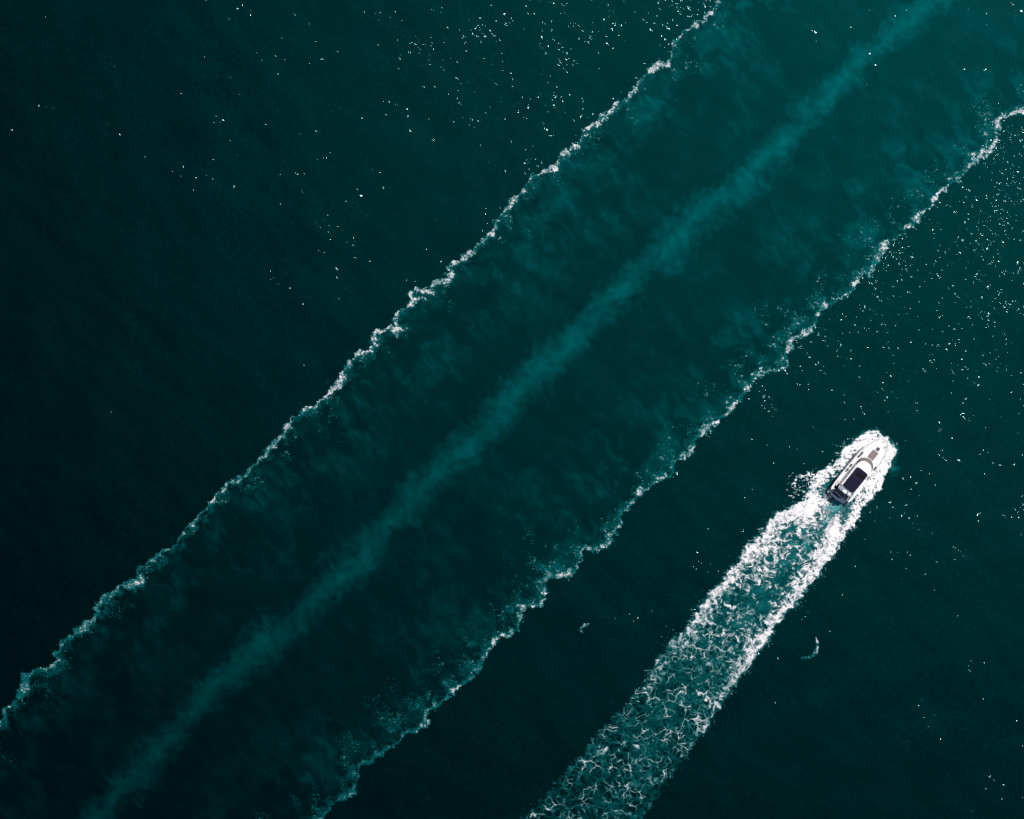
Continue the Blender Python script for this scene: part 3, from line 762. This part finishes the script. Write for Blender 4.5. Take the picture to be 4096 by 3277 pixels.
# sun pad and forward hatch on it
v, f = prism([(8.14, -0.56), (9.60, -0.53), (9.60, 0.53), (8.14, 0.56)], [cz(8.14) - .01, cz(9.6) - .01, cz(9.6) - .01, cz(8.14) - .01], [cz(8.14) + .09, cz(9.6) + .09, cz(9.6) + .09, cz(8.14) + .09])
pad = mesh_obj('sun_pad', v, f, M['taupe_pad'], boat, bevel=0.025)
v, f = box(10.08, 0, cz(10.08) + 0.02, 0.58, 0.56, 0.07)
ht = mesh_obj('deck_hatch', v, f, M['hatch'], boat, bevel=0.02)
v, f = join(box(10.08, 0.285, cz(10.08) + 0.02, 0.62, 0.035, 0.09), box(10.08, -0.285, cz(10.08) + 0.02, 0.62, 0.035, 0.09), box(9.785, 0, cz(10.08) + 0.02, 0.035, 0.53, 0.09), box(10.375, 0, cz(10.08) + 0.02, 0.035, 0.53, 0.09))
mesh_obj('frame', v, f, M['gelcoat'], ht)
# windlass, anchor roller, cleats
v, f = join(lathe([(0.10, 0), (0.12, 0.05), (0.07, 0.12), (0.10, 0.17), (0.06, 0.19)], 14, center=(11.55, 0.0, deck_z(11.5) + 0.09)), tube([(11.55, 0, deck_z(11.5) + 0.16), (12.0, 0, 1.95), (12.35, 0, 1.99)], 0.022, 6))
mesh_obj('windlass', v, f, M['steel'], boat, smooth=True)
v, f = join(tube([(12.1, 0, 2.0), (12.48, 0, 2.0), (12.6, 0, 1.9), (12.62, 0, 1.72)], 0.035, 6), tube([(12.54, 0.2, 1.70), (12.64, 0.0, 1.66), (12.54, -0.2, 1.70)], 0.04, 6))
mesh_obj('anchor', v, f, M['steel'], boat)
for (x, s) in ((11.2, 1), (11.2, -1), (6.4, 1), (6.4, -1), (1.9, 1), (1.9, -1)):
    y = s * (hb(x) - 0.16)
    v, f = join(tube([(x - .13, y, deck_z(x) + .12), (x + .13, y, deck_z(x) + .12)], 0.02, 6), tube([(x - .05, y, deck_z(x) + 0.01), (x - .05, y, deck_z(x) + .12)], 0.016, 6), tube([(x + .05, y, deck_z(x) + 0.01), (x + .05, y, deck_z(x) + .12)], 0.016, 6))
    mesh_obj('cleat', v, f, M['steel'], boat)
# coil of line on the starboard foredeck
cl = [(11.0 + 0.20 * math.cos(t) * (0.5 + t / 40), -0.72 + 0.11 * math.sin(t) * (0.5 + t / 40), deck_z(11) + 0.10 + 0.002 * t) for t in np.linspace(0, 22, 70)]
v, f = tube(cl, 0.022, 5); mesh_obj('mooring_rope', v, f, M['rope'], boat, smooth=True)
# guard rail
rail_pts = [(x, y, sheer(x) + 0.62) for x, y in rim(4.6, 12.1, 0.05, 26)]
nose = [(12.42, 0.25, 2.56), (12.55, 0.0, 2.56), (12.42, -0.25, 2.56)]
v, f = tube(rail_pts + nose + [(x, -y, z) for x, y, z in rail_pts[::-1]], 0.014, 6)
rail = mesh_obj('guard_rail', v, f, M['steel'], boat, smooth=True)
for x in (4.6, 6.0, 7.4, 8.8, 9.9, 10.9, 11.6, 12.1):
    for s in (1, -1):
        y = s * (hb(x) - 0.05)
        v, f = tube([(x, y, sheer(x) - 0.02), (x, y, sheer(x) + 0.62)], 0.014, 5)
        mesh_obj('stanchion', v, f, M['steel'], rail)

# cabin: lower walls, raked windscreen band, flybridge
def arch(pts): return pts + [(x, -y) for x, y in pts[::-1] if abs(y) > 1e-6]
cab_lo = arch([(2.0, 1.36), (6.4, 1.40), (6.95, 1.36), (7.45, 1.18), (7.80, 0.82), (8.0, 0.42), (8.05, 0.0)])
cab_hi = arch([(2.0, 1.24), (5.9, 1.24), (6.45, 1.16), (6.92, 0.98), (7.16, 0.68), (7.27, 0.36), (7.30, 0.0)])
Z0 = [deck_z(x) + 0.02 for x, _ in cab_lo]; ZT = 2.62
n = len(cab_lo)
verts = [(x, y, z) for (x, y), z in zip(cab_lo, Z0)]
sill = [(x, y) for x, y in cab_lo]
verts += [(x - (0.03 if x > 7 else 0), y * 0.99, max(1.98, z + 0.12)) for (x, y), z in zip(cab_lo, Z0)]
verts += [(x, y, ZT) for x, y in cab_hi]
faces = []; mi = []
for r in range(2):
    for i in range(n):
        j = (i + 1) % n
        faces.append([r * n + i, r * n + j, (r + 1) * n + j, (r + 1) * n + i])
faces.append([2 * n + i for i in range(n)])
cabin = mesh_obj('cabin', verts, faces, M['gelcoat'], boat)
# windscreen as a shell just proud of the raked front
front = [i for i in range(n) if cab_lo[i][0] > 6.35]
wv = []; wf = []
lo3 = [np.array(verts[n + i]) for i in front]; hi3 = [np.array(verts[2 * n + i]) for i in front]
cc = np.array([5.5, 0, 1.6])
def pr(p, q=0.025):
    d = p - cc; d[2] = 0.25; return p + q * d / np.linalg.norm(d)
R = 6
for a_, b_ in zip(lo3, hi3):
    for k in range(R): wv.append(pr(a_ + (b_ - a_) * (0.03 + 0.95 * k / (R - 1))) + np.array([0, 0, 0.03 * math.sin(math.pi * k / (R - 1))]))
for i in range(len(front) - 1):
    for k in range(R - 1): wf.append([i * R + k, (i + 1) * R + k, (i + 1) * R + k + 1, i * R + k + 1])
ws = mesh_obj('windscreen', wv, wf, M['taupe_glass'], boat, smooth=True)
# two wiper roots at the foot of the windscreen
for y in (0.55, -0.55):
    v, f = tube([(7.93, y, 2.03), (7.86, y * 0.9, 2.12), (7.66, y * 0.62, 2.32)], 0.02, 5); mesh_obj('wiper', v, f, M['black'], ws)
# side windows of the saloon
for s in (1, -1):
    for (xa, xb) in ((2.6, 3.9), (4.05, 5.3), (5.45, 6.5)):
        q = []
        for x, t in ((xa, .30), (xb, .30), (xb - .12, .85), (xa + .05, .85)):
            yl = float(np.interp(x, [2.0, 6.4, 6.95], [1.36, 1.40, 1.36])) * 0.99; yh = float(np.interp(x, [2.0, 5.9, 6.45], [1.24, 1.24, 1.16]))
            q.append((x, s * (yl + (yh - yl) * t + 0.012), 1.98 + (ZT - 1.98) * t))
        o = [(x, y - s * 0.03, z) for x, y, z in q]
        mesh_obj('side_window', q + o, [[0, 1, 2, 3], [4, 5, 6, 7][::-1], [0, 1, 5, 4], [1, 2, 6, 5], [2, 3, 7, 6], [3, 0, 4, 7]], M['glass'], boat)
# flybridge: moulded tray with a coaming
fo = arch([(1.25, 1.20), (1.50, 1.34), (5.6, 1.36), (6.35, 1.24), (6.85, 1.02), (7.10, 0.70), (7.20, 0.36), (7.23, 0.0)])
v, f = prism(fo, 2.60, 2.74, -0.02)
fly = mesh_obj('flybridge', v, f, M['gelcoat'], boat, bevel=0.03)
fo_out = arch([(2.05, 1.33), (5.6, 1.35), (6.25, 1.22), (6.7, 1.0), (6.92, 0.70), (7.0, 0.36), (7.03, 0.0)])
fo_in = arch([(2.05, 1.11), (5.55, 1.12), (5.72, 1.05), (5.80, 0.85), (5.83, 0.60), (5.85, 0.30), (5.85, 0.0)])
n2 = len(fo_out)
cv = [(x, y, 2.735) for x, y in fo_out] + [(x - 0.03, y * 0.975, 3.06) for x, y in fo_out] + [(x, y * 1.0, 3.10 + 0.02 * (x > 5)) for x, y in fo_in] + [(x, y, 2.735) for x, y in fo_in]
cf = []
for r in range(3):
    for i in range(n2 - 1):
        cf.append([r * n2 + i, r * n2 + i + 1, (r + 1) * n2 + i + 1, (r + 1) * n2 + i])
cf.append([0, n2, 2 * n2, 3 * n2]); cf.append([n2 - 1, 2 * n2 - 1, 3 * n2 - 1, 4 * n2 - 1][::-1])
mesh_obj('coaming', cv, cf, M['gelcoat'], fly, smooth=False, bevel=0.02)
v, f = prism(arch([(1.12, 1.06), (2.4, 1.10), (2.4, 0.0)]) if False else [(1.24, 1.17), (1.5, 1.30), (2.04, 1.30), (2.06, 1.10), (2.5, 1.10), (2.5, -1.10), (2.06, -1.10), (2.04, -1.30), (1.5, -1.30), (1.24, -1.17)], 2.742, 2.765)
mesh_obj('aft_deck_pad', v, f, M['grey_deck'], fly)
v, f = box(1.78, -0.05, 2.785, 0.62, 0.62, 0.035)
lad = mesh_obj('ladder_hatch', v, f, M['grey_dark'], fly, bevel=0.01)
v, f = join(box(1.78, -0.05, 2.812, 0.30, 0.30, 0.02), tube([(1.5, -0.26, 2.83), (1.62, -0.26, 2.87), (1.94, -0.26, 2.87), (2.06, -0.26, 2.83)], 0.015, 5))
mesh_obj('hatch_handle', v, f, M['grey_deck'], lad)
# navy canopy in two panels over a cross bow
def canopy_panel(x0, x1, za, zb, sag, name, seedn):
    nx, ny = 26, 26; V = []; F = []
    gx = np.linspace(x0, x1, nx + 1); gy = np.linspace(-1.05, 1.05, ny + 1)
    for i, x in enumerate(gx):
        t = (x - x0) / (x1 - x0)
        for j, y in enumerate(gy):
            u = y / 1.05
            edge = 0.015 * math.sin(i * 1.9 + seedn) if abs(u) > 0.99 else 0.0
            zz = za + (zb - za) * t - 0.16 * abs(u) ** 3 - sag * math.sin(math.pi * t) * (1 - 0.5 * u * u)
            zz += 0.018 * float(perlin(np.array([x * 2.1]), np.array([y * 1.2 + seedn]), 77)[0]) * 2
            V.append((x, y + edge * (1 if u > 0 else -1), zz))
    for i in range(nx):
        for j in range(ny):
            F.append([i * (ny + 1) + j, (i + 1) * (ny + 1) + j, (i + 1) * (ny + 1) + j + 1, i * (ny + 1) + j + 1])
    m_ = (nx + 1) * (ny + 1)
    V2 = V + [(x, y, z - 0.02) for x, y, z in V]
    F2 = F + [[q + m_ for q in p[::-1]] for p in F]
    ring = [i * (ny + 1) for i in range(nx + 1)] + [nx * (ny + 1) + j for j in range(1, ny + 1)] + [i * (ny + 1) + ny for i in range(nx - 1, -1, -1)] + [j for j in range(ny - 1, 0, -1)]
    for a_, b_ in zip(ring, ring[1:] + ring[:1]): F2.append([a_, b_, b_ + m_, a_ + m_])
    return V2, F2
can = bpy.data.objects.new('canopy', None); col.objects.link(can); can.parent = boat
v, f = canopy_panel(2.32, 4.18, 3.28, 3.40, 0.03, 'a', 1); pa = mesh_obj('canopy_panel', v, f, M['navy'], can, smooth=True)
v, f = canopy_panel(4.21, 5.86, 3.40, 3.18, 0.16, 'b', 2); pb = mesh_obj('canopy_panel', v, f, M['navy_blotched'], can, smooth=True)
v, f = tube([(4.195, y, 3.415 - 0.16 * abs(y / 1.05) ** 3) for y in np.linspace(-1.06, 1.06, 15)], 0.028, 7); mesh_obj('canopy_seam', v, f, M['navy_seam'], can, smooth=True)
for x in (2.5, 4.2, 5.7):
    for s in (1, -1):
        v, f = tube([(x, s * 1.11, 3.04), (x, s * 1.05, 3.22 if x != 4.2 else 3.26)], 0.018, 6); mesh_obj('canopy_post', v, f, M['steel'], can)
# lashings and buckles along the canopy's edges
for x in (2.7, 3.2, 3.7, 4.5, 5.0, 5.5):
    for s in (1, -1):
        v, f = box(x, s * 1.12, 3.13, 0.10, 0.09, 0.05); mesh_obj('canopy_strap', v, f, M['black'] if x in (3.2, 5.0) else M['steel'], can)
# radar arch with two domes
ap = [(1.38, 1.20, 2.70), (1.32, 1.10, 2.95), (1.32, 0.85, 3.10), (1.38, 0.4, 3.14), (1.38, -0.4, 3.14), (1.32, -0.85, 3.10), (1.32, -1.10, 2.95), (1.38, -1.20, 2.70)]
v, f = tube(ap, 0.05, 8); ra = mesh_obj('radar_arch', v, f, M['grey_dark'], boat, smooth=True)
v, f = lathe([(0.10, 3.12), (0.24, 3.16), (0.30, 3.28), (0.29, 3.42), (0.22, 3.54), (0.11, 3.60), (0.02, 3.62)], 24, center=(1.50, -0.54, 0)); mesh_obj('satellite_dome', v, f, M['white_pvc'], ra, smooth=True)
v, f = join(lathe([(0.08, 3.12), (0.22, 3.17), (0.29, 3.24), (0.28, 3.34), (0.16, 3.40), (0.02, 3.41)], 24, center=(1.44, 0.16, 0)), lathe([(0.10, 3.12), (0.19, 3.20), (0.20, 3.30), (0.12, 3.36), (0.02, 3.37)], 18, center=(1.40, 0.44, 0)))
mesh_obj('radar_dome', v, f, M['white_pvc'], ra, smooth=True)
v, f = join(tube([(1.36, -0.05, 3.12), (1.15, -0.02, 3.5)], 0.012, 5), box(1.22, 0.18, 3.20, 0.16, 0.24, 0.07))
mesh_obj('horn_and_aerial', v, f, M['white_pvc'], ra)
# cockpit: sole, coamings, transom seat
v, f = prism([(0.62, 1.62), (2.0, 1.66), (2.0, -1.66), (0.62, -1.62)], 0.66, 0.74); mesh_obj('cockpit_sole', v, f, M['teak_dark'], boat)
v, f = prism([(2.0, 1.34), (2.06, 1.34), (2.06, -1.34), (2.0, -1.34)], 0.74, 2.58); bh = mesh_obj('saloon_bulkhead', v, f, M['gelcoat'], boat)
v, f = box(1.985, 0.0, 1.65, 0.03, 1.5, 1.75); mesh_obj('saloon_door', v, f, M['glass'], bh)
for s in (1, -1):
    v, f = prism([(0.64, s * 1.60), (0.64, s * 1.84), (1.6, s * 1.90), (2.05, s * 1.93), (2.05, s * 1.62)], 0.72, [1.25, 1.28, 1.30, 1.32, 1.32]); mesh_obj('cockpit_coaming', v, f, M['gelcoat'], boat, bevel=0.03)
v, f = prism([(0.64, 1.15), (0.92, 1.2), (0.92, -1.55), (0.64, -1.5)], 0.74, 1.22); seat = mesh_obj('transom_seat', v, f, M['grey_dark'], boat, bevel=0.04)
v, f = prism([(0.90, 1.05), (1.25, 1.05), (1.25, -1.5), (0.90, -1.5)], 0.74, 1.02); mesh_obj('seat_cushion', v, f, M['grey_dark'], seat, bevel=0.05)
# moulded step with a teak pad on the port side deck
sp = []
for t in np.linspace(0, 2 * math.pi, 28)[:-1]:
    sp.append((2.05 + 0.62 * math.cos(t) * (1 + 0.0), 1.60 + 0.20 * math.sin(t) + 0.05 * math.cos(t)))
v, f = prism(sp, 1.26, 1.50, 0.03); stp = mesh_obj('boarding_step', v, f, M['gelcoat'], boat, bevel=0.02)
sp2 = [(2.02 + 0.44 * math.cos(t), 1.60 + 0.105 * math.sin(t) + 0.035 * math.cos(t)) for t in np.linspace(0, 2 * math.pi, 28)[:-1]]
v, f = prism(sp2, 1.495, 1.515); mesh_obj('teak_pad', v, f, M['teak'], stp)
v, f = prism([(1.35, 1.32), (2.5, 1.32), (2.5, 1.46), (1.35, 1.50)], 1.24, 1.285); mesh_obj('step_shadow_strip', v, f, M['teak_dark'], boat)  # near-black strip stands in for the shadow beside the step
# swim platform
pl = [(0.62, 1.58), (0.25, 1.54), (0.0, 1.34), (-0.10, 0.98), (-0.16, 0.4), (-0.17, 0.0)]
pl = pl + [(x, -y) for x, y in pl[-2::-1]]
v, f = prism(pl, 0.26, 0.40); plat = mesh_obj('swim_platform', v, f, M['gelcoat'], boat, bevel=0.03)
v, f = prism([(0.56, 1.15), (0.22, 1.1), (0.22, -0.2), (0.56, -0.2)], 0.404, 0.43); mesh_obj('platform_mat', v, f, M['teak_dark'], plat)
v, f = box(0.38, -0.42, 0.42, 0.34, 0.40, 0.05); mesh_obj('ladder_lid', v, f, M['grey_deck'], plat, bevel=0.01)
for y in (1.2, -1.2):
    v, f = join(tube([(0.3, y, 0.40), (0.3, y, 0.9), (0.52, y, 0.98), (0.62, y, 0.9)], 0.02, 6)); mesh_obj('grab_rail', v, f, M['steel'], plat, smooth=True)

# ------------------------------------------------------------------ loose things aboard (each its own object, laid out in the yacht's frame)
from mathutils import Matrix, Vector
bpy.context.view_layer.update()
BM = Matrix.Translation(boat.location) @ boat.rotation_euler.to_matrix().to_4x4()
def aboard(ob, loc, rz=0.0, ry=0.0):
    ob.matrix_world = BM @ Matrix.Translation(loc) @ Matrix.Rotation(rz, 4, 'Z') @ Matrix.Rotation(ry, 4, 'Y')
# black fenders lashed in racks inside the guard rail
fen_mesh = None
places = [(8.02, 1.52, 'forward of the pair', 'black fender nearest the bow on the port side deck'), (7.46, 1.56, '', 'black fender second from the bow on the port side deck'),
          (5.46, 1.66, '', 'black fender on the port deck abreast of the navy canopy front'), (4.56, 1.67, '', 'aftmost black fender on the port side deck'),
          (7.45, -1.62, '', 'black fender on the starboard deck beside the windscreen'), (5.56, -1.70, '', 'black fender on the starboard deck beside the navy canopy')]
for i, (x, y, _, lab) in enumerate(places):
    e = bpy.data.objects.new('black_fender', None); col.objects.link(e)
    aboard(e, (x, y, deck_z(x) + 0.20), 0.03 * (-1) ** i)
    v, f = lathe([(0.03, -0.30), (0.09, -0.28), (0.115, -0.22), (0.115, 0.22), (0.09, 0.28), (0.03, 0.30)], 14, 'x')
    bd = mesh_obj('fender_body', v, f, M['black'], e, smooth=True)
    for sgn in (-1, 1):
        v, f = tube([(sgn * 0.36, 0, 0.0), (sgn * 0.30, 0, 0)], 0.03, 6); mesh_obj('eyelet', v, f, M['white_pvc'], e)
    v, f = tube([(-0.33, 0, 0), (-0.38, 0.06, 0.1), (-0.36, 0.1, 0.3)], 0.012, 5); mesh_obj('lanyard', v, f, M['white_pvc'], e)
    e['label'] = lab; e['category'] = 'fender'; e['group'] = 'black fenders along the yacht rails'
# white ball fenders on the port quarter
balls = [(0.88, 1.42, 1.30, 0.17, 'white ball fender in the port corner of the cockpit'), (0.22, 1.74, 0.62, 0.16, 'white ball fender hanging off the port stern corner'), (-0.06, 1.66, 0.50, 0.14, 'smaller white ball fender trailing lowest at the port stern corner')]
for (x, y, z, r, lab) in balls:
    e = bpy.data.objects.new('ball_fender', None); col.objects.link(e); aboard(e, (x, y, z))
    prof_ = [(max(0.015, r * math.sin(a)), -r * math.cos(a)) for a in np.linspace(0, math.pi, 12)]
    v, f = lathe(prof_, 18); mesh_obj('ball', v, f, M['white_pvc'], e, smooth=True)
    v, f = tube([(0, 0, r * 0.9), (0.0, 0.0, r + 0.10), (0.05, -0.05, r + 0.2)], 0.03, 6); mesh_obj('neck', v, f, M['black'], e)
    e['label'] = lab; e['category'] = 'fender'; e['group'] = 'white ball fenders at the stern'
# folded towels and a coil of line in the port corner
v, f = join(box(0, 0, 0.03, 0.34, 0.22, 0.06), box(0.03, 0.02, 0.085, 0.26, 0.18, 0.05)); o = mesh_obj('towel', v, f, M['white_pvc'], None, bevel=0.02)
aboard(o, (0.74, 1.72, 1.27), 0.4); o['label'] = 'folded white towel on the port coaming beside the stern'; o['category'] = 'towel'
v, f = tube([(0.15 * math.cos(t) * (0.5 + t / 44), 0.15 * math.sin(t) * (0.5 + t / 44), 0.03 + 0.002 * t) for t in np.linspace(0, 25, 80)], 0.022, 5)
o = mesh_obj('rope_coil', v, f, M['rope'], None, smooth=True); aboard(o, (1.05, 1.32, 0.75)); o['label'] = 'coiled cream rope on the dark cockpit floor at the port side'; o['category'] = 'rope'
